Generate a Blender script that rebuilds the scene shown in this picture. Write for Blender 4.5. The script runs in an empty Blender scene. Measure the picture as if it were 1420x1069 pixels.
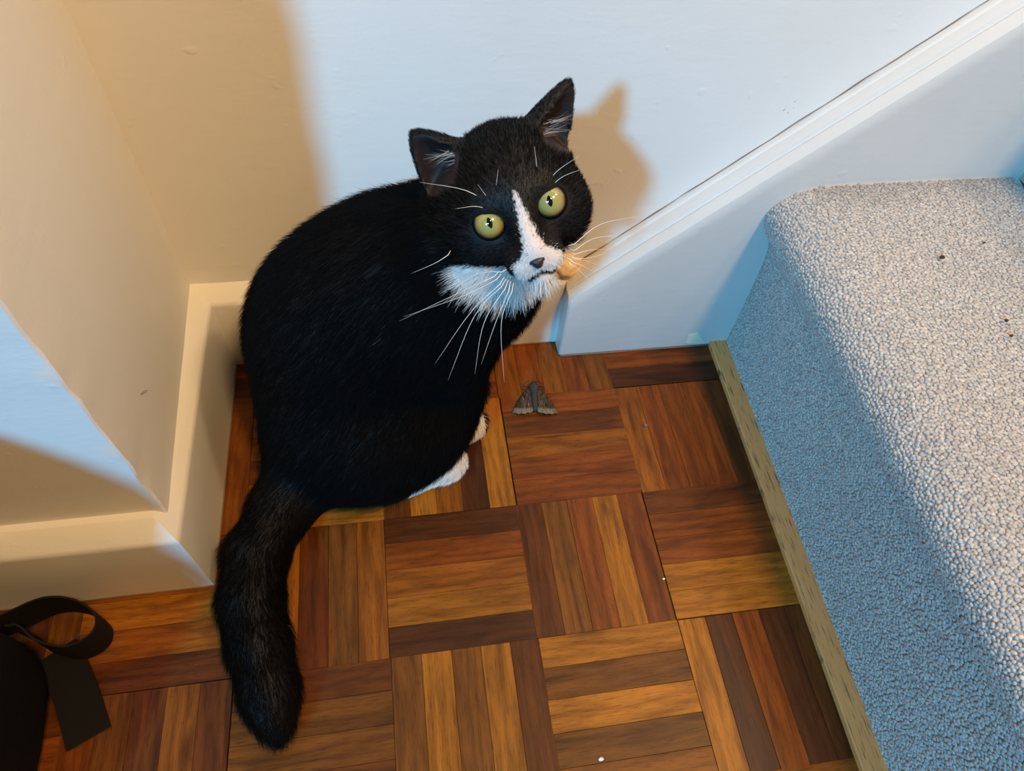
import bpy, bmesh, math, random
import numpy as np
from mathutils import Vector, Matrix, noise

U = 0.118                                    # one parquet square, metres; layout below is in squares, scaled by U
scene = bpy.context.scene
COL = scene.collection
rng = np.random.default_rng(7); random.seed(7)

# ------------------------------------------------------------------ camera
cam_d = bpy.data.cameras.new('camera'); cam = bpy.data.objects.new('camera', cam_d); COL.objects.link(cam)
cam_d.sensor_width = 36.0; cam_d.lens = 963.15 / 1420 * 36.0; cam_d.clip_start = 0.01
CR = np.array([[0.98734215, -0.14370847, 0.06710707], [-0.07974394, -0.81553576, -0.57318612], [0.13709992, 0.56057943, -0.81667271]])
cm = Matrix.Identity(4)
for i in range(3):
    cm[i][0] = CR[0][i]; cm[i][1] = -CR[1][i]; cm[i][2] = -CR[2][i]
cm.translation = Vector((0.03683, -0.14495, 0.57398))
cam.matrix_world = cm
scene.camera = cam

# ------------------------------------------------------------------ light and exposure
vs = scene.view_settings
vs.view_transform = 'Standard'; vs.look = 'None'; vs.gamma = 1.0; vs.use_curve_mapping = False; vs.exposure = 0.0
scene.display_settings.display_device = 'sRGB'
world = bpy.data.worlds.new('room_ambience'); scene.world = world; world.use_nodes = True
bg = world.node_tree.nodes['Background']; bg.inputs['Color'].default_value = (1.0, 0.56, 0.20, 1); bg.inputs['Strength'].default_value = 0.128

def area_lamp(name, loc, target, size, power, color, shape='DISK'):
    l = bpy.data.lights.new(name, 'AREA'); l.shape = shape; l.size = size; l.energy = power; l.color = color
    o = bpy.data.objects.new(name, l); COL.objects.link(o); o.location = loc
    o.rotation_euler = (Vector(target) - Vector(loc)).to_track_quat('-Z', 'Y').to_euler()
    return o
# cool daylight from a small high pane behind and left of the camera
area_lamp('daylight_pane', (-15.3 * U, -23.3 * U, 19.4 * U), (0.5 * U, 1.6 * U, 1.5 * U), 0.30, 176, (0.11, 0.55, 1.0))
# warm ceiling lamp above the stairs
area_lamp('ceiling_lamp', (4.6 * U, -5.0 * U, 16 * U), (2.6 * U, 0.6 * U, 0), 0.24, 28, (1.0, 0.64, 0.30))

# weak unseen fill, added to warm the right wall and the left block
area_lamp('warm_fill', (7 * U, 0, 13 * U), (1.5 * U, 1.5 * U, 1 * U), 0.16, 6.5, (1.0, 0.70, 0.42))

# ------------------------------------------------------------------ helpers
def V3(x, y, z): return (x * U, y * U, z * U)
def link_mesh(name, verts, faces, mat, parent=None, smooth=True, sharp=None):
    me = bpy.data.meshes.new(name); me.from_pydata([tuple(v) for v in verts], [], [tuple(f) for f in faces]); me.update()
    if smooth: me.polygons.foreach_set('use_smooth', [True] * len(me.polygons))
    if sharp is not None: me.set_sharp_from_angle(angle=math.radians(sharp))
    if mat: me.materials.append(mat)
    o = bpy.data.objects.new(name, me); COL.objects.link(o)
    if parent: o.parent = parent
    return o
def from_bm(name, bm, mat, parent=None, smooth=True, sharp=35):
    bmesh.ops.recalc_face_normals(bm, faces=bm.faces)
    me = bpy.data.meshes.new(name); bm.to_mesh(me); bm.free()
    if smooth:
        me.polygons.foreach_set('use_smooth', [True] * len(me.polygons)); me.set_sharp_from_angle(angle=math.radians(sharp))
    if mat: me.materials.append(mat)
    o = bpy.data.objects.new(name, me); COL.objects.link(o)
    if parent: o.parent = parent
    return o
def empty(name, loc=(0, 0, 0)):
    o = bpy.data.objects.new(name, None); o.empty_display_size = 0.05; COL.objects.link(o); o.location = loc; return o
def tag(o, label=None, cat=None, group=None, kind=None):
    for k, v in (('label', label), ('category', cat), ('group', group), ('kind', kind)):
        if v: o[k] = v
    return o
def bridge_rings(rings, closed=True, caps=True):
    n = len(rings[0]); V = [p for r in rings for p in r]; F = []
    for i in range(len(rings) - 1):
        for j in range(n if closed else n - 1):
            k = (j + 1) % n
            F.append((i * n + j, i * n + k, (i + 1) * n + k, (i + 1) * n + j))
    if caps and closed:
        F.append(tuple(range(n))[::-1]); F.append(tuple((len(rings) - 1) * n + j for j in range(n)))
    return V, F
def spline(pts, n):
    pts = [np.array(p, float) for p in pts]; P = [2 * pts[0] - pts[1]] + pts + [2 * pts[-1] - pts[-2]]
    out = []; m = len(pts) - 1
    for i in range(n + 1):
        t = i / n * m; k = min(int(t), m - 1); f = t - k
        a, b, c, d = P[k:k + 4]
        out.append(0.5 * (2 * b + (c - a) * f + (2 * a - 5 * b + 4 * c - d) * f * f + (3 * b - a - 3 * c + d) * f ** 3))
    return out
def tube(pts, radii, sides=6):
    pts = [np.array(p, float) for p in pts]; rings = []; prev = None
    for i, p in enumerate(pts):
        t = pts[min(i + 1, len(pts) - 1)] - pts[max(i - 1, 0)]; t /= np.linalg.norm(t) + 1e-12
        a = prev if prev is not None else np.array([0, 0, 1.0] if abs(t[2]) < .9 else [1.0, 0, 0])
        a = a - t * (a @ t); a /= np.linalg.norm(a) + 1e-12; prev = a; b = np.cross(t, a)
        rings.append([p + (a * math.cos(2 * math.pi * j / sides) + b * math.sin(2 * math.pi * j / sides)) * radii[i] for j in range(sides)])
    return bridge_rings(rings)

# ------------------------------------------------------------------ materials
class NT:
    def __init__(s, name):
        s.m = bpy.data.materials.new(name); s.m.use_nodes = True; s.t = s.m.node_tree; s.n = s.t.nodes
        s.b = s.n['Principled BSDF']
    def new(s, t, **kw):
        n = s.n.new(t)
        for k, v in kw.items():
            if k.startswith('_'): setattr(n, k[1:], v)
            else: n.inputs[k.replace('__', ' ')].default_value = v
        return n
    def l(s, a, b): s.t.links.new(a, b)
    def noise(s, vec, scale, detail=4, rough=.5, dist=0.0):
        n = s.new('ShaderNodeTexNoise', Scale=scale, Detail=detail, Roughness=rough, Distortion=dist)
        if vec is not None: s.l(vec, n.inputs['Vector'])
        return n.outputs['Fac']
    def ramp(s, fac, stops):
        n = s.n.new('ShaderNodeValToRGB'); e = n.color_ramp.elements
        while len(e) < len(stops): e.new(0.5)
        for x, (p, c) in zip(e, stops):
            x.position = p; x.color = c if len(c) == 4 else (*c, 1)
        s.l(fac, n.inputs['Fac']); return n.outputs['Color']
    def mix(s, fac, a, b, mode='MIX'):
        n = s.n.new('ShaderNodeMix'); n.data_type = 'RGBA'; n.blend_type = mode
        for v, i in ((fac, 0), (a, 6), (b, 7)):
            if hasattr(v, 'links'): s.l(v, n.inputs[i])
            elif i == 0: n.inputs[0].default_value = v
            else: n.inputs[i].default_value = (*v, 1)
        return n.outputs[2]
    def math(s, op, a, b=0.0):
        n = s.n.new('ShaderNodeMath'); n.operation = op
        for v, i in ((a, 0), (b, 1)):
            if hasattr(v, 'links'): s.l(v, n.inputs[i])
            else: n.inputs[i].default_value = v
        return n.outputs[0]
    def mapping(s, vec, scale=(1, 1, 1), loc=None):
        n = s.n.new('ShaderNodeMapping'); n.inputs['Scale'].default_value = scale; s.l(vec, n.inputs['Vector'])
        if loc is not None: s.l(loc, n.inputs['Location'])
        return n.outputs['Vector']
    def coord(s, which='Object'):
        return s.n.new('ShaderNodeTexCoord').outputs[which]
    def bump(s, h, strength=.3, dist=.001):
        n = s.new('ShaderNodeBump', Strength=strength, Distance=dist); s.l(h, n.inputs['Height']); s.l(n.outputs['Normal'], s.b.inputs['Normal'])
    def base(s, c):
        if hasattr(c, 'links'): s.l(c, s.b.inputs['Base Color'])
        else: s.b.inputs['Base Color'].default_value = (*c, 1)
    def set(s, rough=None, spec=None, metal=None, coat=None, sheen=None):
        for k, v in (('Roughness', rough), ('Specular IOR Level', spec), ('Metallic', metal), ('Coat Weight', coat), ('Sheen Weight', sheen)):
            if v is not None: s.b.inputs[k].default_value = v

def paint(name, col, gloss, stipple, stroke):
    p = NT(name); c = p.coord()
    dirt = p.noise(c, 9, 5, .6); p.base(p.mix(p.ramp(dirt, [(.35, (0, 0, 0)), (.75, (1, 1, 1))]), col, tuple(x * y for x, y in zip(col, (.97, .955, .93)))))
    st = p.noise(c, stipple, 3, .55); lo = p.noise(p.mapping(c, stroke), 26, 4, .6)
    sp = p.ramp(p.noise(c, 55, 2), [(.70, (0, 0, 0)), (.76, (1, 1, 1))])
    h = p.math('ADD', p.math('MULTIPLY', st, .35), p.math('ADD', p.math('MULTIPLY', lo, .5), p.math('MULTIPLY', sp, .5)))
    p.bump(h, .34, .0010); p.set(rough=gloss, spec=.45); return p.m
M_WALL = paint('wall_paint', (.80, .79, .755), .52, 320, (1, 1, 5))
M_STRING = paint('string_gloss_paint', (.63, .61, .575), .34, 160, (1, 1, 6))
M_GLOSS = paint('gloss_paint', (.74, .72, .665), .30, 160, (1, 1, 6))

def wood(name):
    p = NT(name); oi = p.n.new('ShaderNodeObjectInfo'); c = p.coord()
    off = p.new('ShaderNodeCombineXYZ'); p.l(p.math('MULTIPLY', oi.outputs['Random'], 37.0), off.inputs[0]); p.l(p.math('MULTIPLY', oi.outputs['Random'], 91.0), off.inputs[1])
    v = p.new('ShaderNodeVectorMath', _operation='ADD'); p.l(c, v.inputs[0]); p.l(off.outputs[0], v.inputs[1]); v = v.outputs[0]
    big = p.noise(p.mapping(v, (1, 6, 1)), 16, 3, .5, .6)
    wv = p.new('ShaderNodeTexWave', _wave_type='BANDS', _bands_direction='Y', Scale=34.0, Distortion=11.0, Detail=4.0); wv.inputs['Detail Scale'].default_value = 1.2
    p.l(p.mapping(v, (.16, 1, 1)), wv.inputs['Vector'])
    pores = p.noise(p.mapping(v, (1, 20, 1)), 62, 4, .75)
    po = p.ramp(pores, [(.52, (0, 0, 0)), (.64, (1, 1, 1))])
    base = p.mix(.5, oi.outputs['Color'], p.mix(big, (.72, .70, .66), (1.28, 1.28, 1.3)), 'MULTIPLY')
    base = oi.outputs['Color']
    tone = p.mix(1.0, base, p.ramp(big, [(.28, (.55, .50, .46)), (.5, (1, 1, 1)), (.75, (1.35, 1.32, 1.2))]), 'MULTIPLY')
    tone = p.mix(p.math('MULTIPLY', p.math('SUBTRACT', 1.0, p.math('POWER', wv.outputs['Fac'], .5)), .55), tone, p.mix(1.0, tone, (.5, .42, .36), 'MULTIPLY'))
    tone = p.mix(p.math('MULTIPLY', po, .8), tone, p.mix(1.0, tone, (.34, .26, .22), 'MULTIPLY'))
    p.base(tone); p.bump(p.math('ADD', p.math('MULTIPLY', pores, -.6), p.math('MULTIPLY', p.noise(v, 14, 2), .8)), .10, .0006)
    p.set(rough=.40, spec=.2); return p.m
M_WOOD = wood('parquet_wood')

p = NT('subfloor_adhesive'); p.base(p.mix(p.noise(p.coord(), 60), (.02, .012, .007), (.06, .035, .02))); p.set(rough=.9); M_SUB = p.m

p = NT('pale_oak'); c = p.coord()
po = p.ramp(p.noise(p.mapping(c, (34, 2.2, 1)), 22, 3, .6), [(.56, (0, 0, 0)), (.68, (1, 1, 1))])
p.base(p.mix(p.math('MULTIPLY', po, .85), p.mix(p.noise(p.mapping(c, (22, 1.5, 1)), 12), (.74, .25, .065), (.86, .37, .12)), (.085, .05, .024))); p.bump(po, .15, .0005); p.set(rough=.55); M_OAK = p.m

p = NT('carpet_backing'); p.base(p.mix(p.noise(p.coord(), 400), (.40, .37, .34), (.50, .46, .42))); p.set(rough=1, spec=.1); M_BACK = p.m
p = NT('carpet_wool'); a = p.new('ShaderNodeAttribute', _attribute_name='yarn'); p.base(p.mix(1.0, a.outputs['Color'], p.mix(p.noise(p.coord(), 1600, 2), (.8, .8, .8), (1.1, 1.1, 1.1)), 'MULTIPLY')); p.set(rough=.95, spec=.12, sheen=.15); M_WOOL = p.m
p = NT('bare_filler'); p.base(p.mix(p.noise(p.coord(), 120, 5), (.55, .38, .19), (.78, .60, .36))); p.bump(p.noise(p.coord(), 260, 5), .6, .001); p.set(rough=.8); M_FILL = p.m
p = NT('dark_crack'); p.base((.19, .13, .09)); p.set(rough=.95); M_CRACK = p.m
p = NT('masking_tape'); p.base((.70, .66, .48)); p.set(rough=.7); M_TAPE = p.m

p = NT('black_nylon'); c = p.coord(); wv = p.new('ShaderNodeTexWave', Scale=420.0, Distortion=.3, _bands_direction='DIAGONAL'); p.l(c, wv.inputs['Vector'])
p.base(p.mix(wv.outputs['Fac'], (.002, .002, .002), (.006, .0055, .005))); p.bump(wv.outputs['Fac'], .4, .0006); p.set(rough=.7, spec=.12); M_NYLON = p.m
p = NT('black_webbing'); p.b.inputs['Base Color'].default_value = (.014, .013, .012, 1); uvn = p.coord('UV'); wv = p.new('ShaderNodeTexWave', Scale=9.0, Distortion=.4, _bands_direction='X'); p.l(p.mapping(uvn, (4.2, .5, 1)), wv.inputs['Vector'])
p.base(p.mix(wv.outputs['Fac'], (.003, .003, .003), (.03, .027, .024))); p.bump(wv.outputs['Fac'], .8, .0008); p.set(rough=.65, spec=.2); M_WEB = p.m

# ------------------------------------------------------------------ setting: floor of basket-weave parquet
def slab(name, x0, x1, y0, y1, z0, z1, mat, parent=None, kind='structure'):
    bm = bmesh.new(); bmesh.ops.create_cube(bm, size=1.0)
    for v in bm.verts:
        v.co = Vector(((x0 + x1) / 2 + v.co.x * (x1 - x0), (y0 + y1) / 2 + v.co.y * (y1 - y0), (z0 + z1) / 2 + v.co.z * (z1 - z0))) * U
    o = from_bm(name, bm, mat, parent)
    if kind: o['kind'] = kind
    return o
floor = slab('floor', -6, 8, -8, 2.75, -.4, -.022, M_SUB)

TONE = {'L': (.225, .080, .007), 'M': (.150, .046, .0045), 'R': (.132, .033, .004), 'D': (.080, .022, .0035), 'X': (.046, .0135, .003), 'B': (.108, .037, .005)}
# five strips to a square; across squares from front to back, upright squares from left to right
SQUARES = {(0, 0): 'XLMRX', (1, 0): 'DBRLR', (2, 0): 'LLRRD', (1, -1): 'MBLBL', (0, -1): 'BLBLD', (2, -1): 'LXRXD', (-1, 0): 'MLDBM',
           (-1, -1): 'DDBBD', (-2, -1): 'RBDMD', (-2, 0): 'DMLMD', (1, 1): 'RRMDR', (2, 1): 'MRRRD', (0, 1): 'DLMXL', (2, 2): 'XR', (1, 2): 'MRMRB',
           (0, 2): 'RM', (-1, 1): 'LMDMM', (-1, 2): 'DMLMD', (-2, 1): 'LRDMM', (0, -2): 'DBLRX', (-1, -2): 'LBDRM'}
def strip_mesh(L, W):
    e = .00022; x, y = L / 2 - .00007, W / 2 - .00007; h = .0026
    V = [(-x, -y, -h), (x, -y, -h), (x, y, -h), (-x, y, -h), (-x, -y, -e), (x, -y, -e), (x, y, -e), (-x, y, -e),
         (-x + e, -y + e, 0), (x - e, -y + e, 0), (x - e, y - e, 0), (-x + e, y - e, 0)]
    F = [(0, 1, 5, 4), (1, 2, 6, 5), (2, 3, 7, 6), (3, 0, 4, 7), (4, 5, 9, 8), (5, 6, 10, 9), (6, 7, 11, 10), (7, 4, 8, 11), (8, 9, 10, 11)]
    me = bpy.data.meshes.new('parquet_strip'); me.from_pydata(V, [], F); me.materials.append(M_WOOD); me.update(); return me
FULL = strip_mesh(U, U / 5)
Y_END = 2.56
for i in range(-4, 3):
    for j in range(-3, 3):
        flat = (i + j) % 2 == 0
        tones = SQUARES.get((i, j), '')
        top = min(j + 1, Y_END)
        jx, jy = rng.normal(0, .004, 2); rot = rng.normal(0, .0028)
        if (i, j) == (0, -2): jx = 0
        for k in range(5):
            if flat:
                y0, y1 = j + k / 5, min(j + (k + 1) / 5, top)
                if y1 - y0 < .05: continue
                cx, cy, L, W, rz = i + .5, (y0 + y1) / 2, 1.0, y1 - y0, 0.0
            else:
                cx, cy, L, W, rz = i + (k + .5) / 5, (j + top) / 2, top - j, .2, math.pi / 2
            if cx > 2.98: continue
            me = FULL if abs(L - 1) < .01 and abs(W - .2) < .01 else strip_mesh(L * U, W * U)
            o = bpy.data.objects.new('parquet_strip', me); COL.objects.link(o); o.parent = floor
            o.location = V3(cx + jx, cy + jy, rng.normal(0, .0012)); o.rotation_euler = (rng.normal(0, .002), rng.normal(0, .0015), rz + rot)
            t = tones[k] if k < len(tones) else random.choice('MBRLD')
            f = 1.28 + rng.normal(0, .08)
            o.color = (*[c * f for c in TONE[t]], 1)

# ------------------------------------------------------------------ walls
YW = 2.68; AX, AY = -1.305, .77; WX, WY = -1.245, .815
wall_back = slab('wall_back', AX - .3, 12, YW, YW + 1, -.3, 21, M_WALL)
def wobbly_wall():
    # the chimney-breast-like block on the left: front face and return meeting in a rough plastered arris
    zs = [-.3] + [0.6 + i * .06 for i in range(60)] + [5 + i for i in range(17)]
    rings = []
    for z in zs:
        n1 = noise.noise(Vector((3.1, z * 3.7, 0))) * .014 + noise.noise(Vector((7.7, z * 13, 4))) * .008
        n2 = noise.noise(Vector((1.3, z * 4.1, 9))) * .012
        r = .012
        ring = [(-6, WY, z), (WX - .4, WY, z), (WX - .12, WY + .004 + n2 * .5, z), (WX - r + n1 * .6, WY + .002 + n2 * .4, z), (WX + n1, WY + r + n2, z), (WX - .001, WY + .1 + n2 * .3, z), (WX - .012, WY + .4, z),
                (AX, YW + .02, z), (AX - .02, YW + .6, z), (-6, YW + .6, z)]
        rings.append([V3(*q) for q in ring])
    V, F = bridge_rings(rings)
    o = link_mesh('wall_left', V, F, M_WALL, smooth=True, sharp=30); o['kind'] = 'structure'; return o
wall_left = wobbly_wall()

# skirting: profile (outward distance from wall, height) swept along the front of the block, its return and the back wall
SK = [(0, 0.005), (.13, .005), (.131, .40), (.13, .725), (.126, .75), (.112, .772), (.012, .857), (.0, .865)]
def skirting(name, pts, nrm, mitre0, mitre1):
    # pts: wall-line start/end, nrm: outward, mitre: +1 lengthen (outside corner) / -1 shorten (inside) per unit of outward distance
    a, b = np.array(pts[0], float), np.array(pts[1], float); d = (b - a) / np.linalg.norm(b - a); n = np.array(nrm, float)
    N = max(2, int(np.linalg.norm(b - a) / .12)); rings = []
    for i in range(N + 1):
        t = i / N; ring = []
        for (o, z) in SK:
            p0 = a - d * mitre0 * o; p1 = b + d * mitre1 * o
            w = noise.noise(Vector((a[0] * 3 + t * 9, z * 5, b[1]))) * .006
            q = p0 + (p1 - p0) * t + n * (o + (w if o > 0 else 0))
            ring.append(V3(q[0], q[1], z + (w if z > .5 else 0)))
        ring += [V3(*((a + d * mitre0 * .09) + ((b - d * mitre1 * .09) - (a + d * mitre0 * .09)) * t - n * .09), z_) for z_ in (.865, .005)]
        rings.append(ring)
    V, F = bridge_rings(rings)
    o = link_mesh(name, V, F, M_GLOSS, smooth=True, sharp=28); o['kind'] = 'structure'; return o
bb_front = skirting('baseboard_front', [(-6, AY), (AX, AY)], (0, -1), 0, 1)
bb_left = skirting('baseboard_left', [(AX, AY), (AX, YW)], (1, 0), 1, -1)
bb_back = skirting('baseboard_back', [(AX, YW), (1.64, YW)], (0, -1), -1, 0)
def lump(name, c, r, mat, parent, seed, amp=.35, sub=3):
    bm = bmesh.new(); bmesh.ops.create_icosphere(bm, subdivisions=sub, radius=1)
    for v in bm.verts:
        k = 1 + amp * noise.noise(v.co * 1.7 + Vector((seed, 0, 0))) + amp * .5 * noise.noise(v.co * 4.2 + Vector((0, seed, 0)))
        v.co = Vector((c[0] + v.co.x * r[0] * k, c[1] + v.co.y * r[1] * k, c[2] + v.co.z * r[2] * k)) * U
    return from_bm(name, bm, mat, parent, sharp=180)

# ------------------------------------------------------------------ stair string: raking board with a moulded top against the back wall
SL = .905; YF = 2.385; CSL = 1 / math.hypot(1, SL)
def zt(x): return .70 + (x - 1.60) * SL
PROF = [(YF, -.10), (YF + .004, -.03), (YF + .02, .015), (YF + .05, .04), (YF + .10, .05), (YF + .122, .034), (YF + .138, .062), (YF + .165, .075), (YF + .215, .075), (YF + .235, .05), (YF + .25, .064), (YF + .29, .066), (YF + .33, .062)]
def string_board():
    rings = []
    xs = list(np.arange(1.60, 8.01, .1)); xs[0] = 1.60
    for x in xs:
        w = noise.noise(Vector((x * 4, 0, 2))) * .005
        ring = [V3(x, YW + .03, -.02), V3(x, YF + .004, 0.012), V3(x, YF, .03)]
        for y, dn in PROF: ring.append(V3(x, y + w * .5, zt(x) + dn / CSL * .8 + w))
        rings.append(ring)
    # blunt, slightly eased left end
    first = [tuple(np.array(q) + np.array([.012 * U * 0, 0, 0])) for q in rings[0]]
    end = []
    cx = np.mean([q[2] for q in first])
    for q in first: end.append((q[0] - .012 * U, q[1] + (.014 * U if q[1] < (YF + .02) * U else 0), q[2] - (.012 * U if q[2] > .5 * U else 0)))
    rings = [end] + rings
    V, F = bridge_rings(rings)
    o = link_mesh('trim_1', V, F, M_STRING, smooth=True, sharp=30); o['kind'] = 'structure'; return o
string = string_board()
# open joint between string and plaster
cp = [V3(x, YW - .004 + noise.noise(Vector((x * 5, 1, 1))) * .004, zt(x) + .062 / CSL * .8 + .012 + noise.noise(Vector((x * 6, 3, 1))) * .012) for x in np.arange(1.72, 7.9, .05)]
V, F = tube(cp, [.0005 * (0.8 + .9 * noise.noise(Vector((i * .35, 0, 0)))) for i in range(len(cp))], 5); link_mesh('joint_crack', V, F, M_CRACK, string)
cp = [V3(1.585 + .008 * math.sin(z * 9), YF + .168, z) for z in np.arange(.01, .74, .05)]
V, F = tube(cp, [.0006] * len(cp), 5); link_mesh('joint_crack', V, F, M_CRACK, string)
cp = [V3(x, YF - .002, .006 + .006 * noise.noise(Vector((x * 5, 0, 0)))) for x in np.arange(1.6, 2.99, .06)]
V, F = tube(cp, [.0008] * len(cp), 5); link_mesh('joint_crack', V, F, M_CRACK, string)
cp = [V3(x, YW - .132, .004) for x in np.arange(-1.15, 1.6, .1)]
V, F = tube(cp, [.0009] * len(cp), 5); link_mesh('joint_crack', V, F, M_CRACK, bb_back)
cp = [V3(x, AY - .134, .004 + .005 * noise.noise(Vector((x * 5, 0, 0)))) for x in np.arange(-3.2, -1.16, .1)]
V, F = tube(cp, [.0009] * len(cp), 5); link_mesh('joint_crack', V, F, M_CRACK, bb_front)
cp = [V3(AX + .132, y, .004) for y in np.arange(.64, 2.55, .1)]
V, F = tube(cp, [.0012] * len(cp), 5); link_mesh('joint_crack', V, F, M_CRACK, bb_left)
# crumbling bare filler where the skirting dies into the string
lump('filler_patch', (1.57, 2.68, .84), (.16, .12, .11), M_FILL, string, 11, .25, 4)
V, F = bridge_rings([[V3(2.76, YF - .003, .05), V3(2.95, YF - .003, .03), V3(2.83, YF - .003, .19), V3(2.75, YF - .003, .17)], [V3(2.76, YF + .01, .05), V3(2.95, YF + .01, .03), V3(2.83, YF + .01, .19), V3(2.75, YF + .01, .17)]])
link_mesh('tape_scrap', V, F, M_TAPE, string, smooth=False)

# scuffs on the plaster
for pts_, par in (([(2.93, YW - .001, 2.2), (2.99, YW - .001, 2.27)], wall_back), ([(2.97, YW - .001, 2.18), (3.0, YW - .001, 2.22)], wall_back), ([(WX - .005, 1.28, 1.43), (WX - .005, 1.35, 1.36)], wall_left), ([(WX - .008, 1.16, 3.0), (WX - .008, 1.19, 2.95)], wall_left)):
    V, F = tube([V3(*q) for q in spline(pts_ if len(pts_) > 2 else [pts_[0], tuple((a + b) / 2 + .006 for a, b in zip(*pts_)), pts_[1]], 8)], [.00022] * 9, 5); link_mesh('scuff', V, F, M_CRACK, par)

# oak strip at the foot of the stairs
def oak():
    rings = []
    for y in np.arange(-3.0, YF - .05, .18).tolist() + [YF + .003]:
        s = (y - 2.33) * .0245
        rings.append([V3(x + s, y, z) for x, z in ((2.985, -.01), (2.985, .045), (2.993, .055), (3.125, .055), (3.16, .05), (3.16, -.01))])
    V, F = bridge_rings(rings); o = link_mesh('trim_2', V, F, M_OAK, smooth=True, sharp=30); o['kind'] = 'structure'; return o
oak()

# ------------------------------------------------------------------ carpeted stairs
NOSE = [(3.15, 0), (3.145, .5), (3.13, .9), (3.115, 1.13), (3.09, 1.26), (3.03, 1.36), (2.975, 1.44), (2.955, 1.53), (2.975, 1.62), (3.03, 1.69), (3.12, 1.745), (3.25, 1.78), (3.5, 1.795), (4.2, 1.80), (4.80, 1.80)]
def sh(x, y, z): return x + (y - 2.33) * .0245 * max(0, 1 - z / 1.3)
def step(dx, dz, length, y0):
    prof = [(x + dx, z + dz) for x, z in NOSE]
    P = [np.array(p) for p in spline([(a, b, 0) for a, b in prof], 60)]
    rings = []
    for y in np.arange(y0, YF + .006, .15).tolist() + [YF + .004]:
        ring = [V3(sh(p[0], y, p[1]) if dx == 0 else p[0], y, p[1]) for p in P] + [V3(4.80 + dx, y, dz - .02), V3(3.15 + dx, y, dz - .02)]
        rings.append(ring)
    return P, rings
stairs = empty('staircase', V3(3.15, 2.3, 0))
tag(stairs, 'stairs carpeted in beige-grey wool with a rounded nosing, rising beside the painted string', 'stairs')
stairs_inv = Matrix.Translation(-stairs.location)
def into(o, parent): o.parent = parent; o.matrix_parent_inverse = Matrix.Translation(-parent.location)
YARN = np.array([(.49, .445, .40), (.46, .415, .38), (.525, .48, .43), (.41, .375, .35), (.545, .50, .45)])
ICO = None
def pile(P, x_of, y0, y1, n, zmin, parent):
    # wool tufts over the swept profile
    global ICO
    if ICO is None:
        bm = bmesh.new(); bmesh.ops.create_icosphere(bm, subdivisions=1, radius=1); bm.verts.ensure_lookup_table()
        ICO = (np.array([v.co[:] for v in bm.verts]), np.array([[v.index for v in f.verts] for f in bm.faces])); bm.free()
    S = np.array([p[:2] for p in P]); seg = np.linalg.norm(np.diff(S, axis=0), axis=1); cum = np.r_[0, np.cumsum(seg)]
    sp = .0202                                  # tuft spacing in squares
    ns = int(cum[-1] / sp); ny = int((y1 - y0) / sp)
    ss, yy = np.meshgrid((np.arange(ns) + .5) * sp, y0 + (np.arange(ny) + .5) * sp, indexing='ij')
    yy = yy + (np.arange(ns) % 2)[:, None] * sp * .5
    ss = (ss + rng.normal(0, sp * .24, ss.shape)).ravel(); yy = np.minimum((yy + rng.normal(0, sp * .24, yy.shape)).ravel(), y1)
    ss = np.clip(ss, 0, cum[-1] - 1e-4)
    k = np.searchsorted(cum, ss, side='right') - 1; k = np.clip(k, 0, len(seg) - 1); f = (ss - cum[k]) / seg[k]
    p2 = S[k] + (S[k + 1] - S[k]) * f[:, None]; t2 = (S[k + 1] - S[k]) / seg[k][:, None]; nx, nz = -t2[:, 1], t2[:, 0]
    px = np.array([x_of(a, b, c) for a, b, c in zip(p2[:, 0], yy, p2[:, 1])])
    ctr = np.stack([px, yy, p2[:, 1]], 1); nrm = np.stack([nx, 0 * nx, nz], 1); tan = np.stack([t2[:, 0], 0 * nx, t2[:, 1]], 1); lat = np.array([0, 1., 0])
    N = len(ctr); r = sp * rng.uniform(.60, .80, N); hgt = sp * rng.uniform(.27, .42, N)
    lean = rng.normal(0, .22, (N, 2))
    V0, F0 = ICO
    up = nrm + tan * lean[:, :1] + lat * lean[:, 1:]
    V = (ctr + nrm * (hgt * .55)[:, None])[:, None, :] + V0[None, :, 0, None] * (tan * r[:, None])[:, None, :] + V0[None, :, 1, None] * (lat[None] * r[:, None])[:, None, :] + V0[None, :, 2, None] * (up * hgt[:, None])[:, None, :]
    V = V * (1 + rng.normal(0, .0006, V.shape)); V = V.reshape(-1, 3) * U
    F = (F0[None] + (np.arange(N) * len(V0))[:, None, None]).reshape(-1, 3)
    me = bpy.data.meshes.new('carpet_pile'); me.vertices.add(len(V)); me.vertices.foreach_set('co', V.ravel().astype(np.float32))
    me.loops.add(F.size); me.loops.foreach_set('vertex_index', F.ravel().astype(np.int32)); me.polygons.add(len(F))
    me.polygons.foreach_set('loop_start', np.arange(0, F.size, 3, dtype=np.int32)); me.update(); me.validate()
    me.polygons.foreach_set('use_smooth', [True] * len(me.polygons))
    worn = np.clip(.5 + .5 * np.sin(ctr[:, 0] * 3.1 + 1) * np.cos(ctr[:, 1] * 2.3), 0, 1)
    col = YARN[rng.integers(0, 5, N)] * rng.normal(1, .06, N)[:, None] * (.95 + .08 * worn)[:, None]
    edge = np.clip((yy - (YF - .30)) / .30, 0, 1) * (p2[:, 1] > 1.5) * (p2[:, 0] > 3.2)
    col = col * (1 - .28 * edge[:, None])       # yarn darkens towards the string
    ca = np.ones((len(V), 4), np.float32); ca[:, :3] = np.repeat(np.clip(col, 0.02, .8), len(V0), 0)
    at = me.color_attributes.new('yarn', 'FLOAT_COLOR', 'POINT'); at.data.foreach_set('color', ca.ravel())
    me.materials.append(M_WOOL); o = bpy.data.objects.new('carpet_pile', me); COL.objects.link(o); o['kind'] = 'stuff'; into(o, parent)
    return o
P1, R1 = step(0, 0, 1, -2.2)
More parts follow.
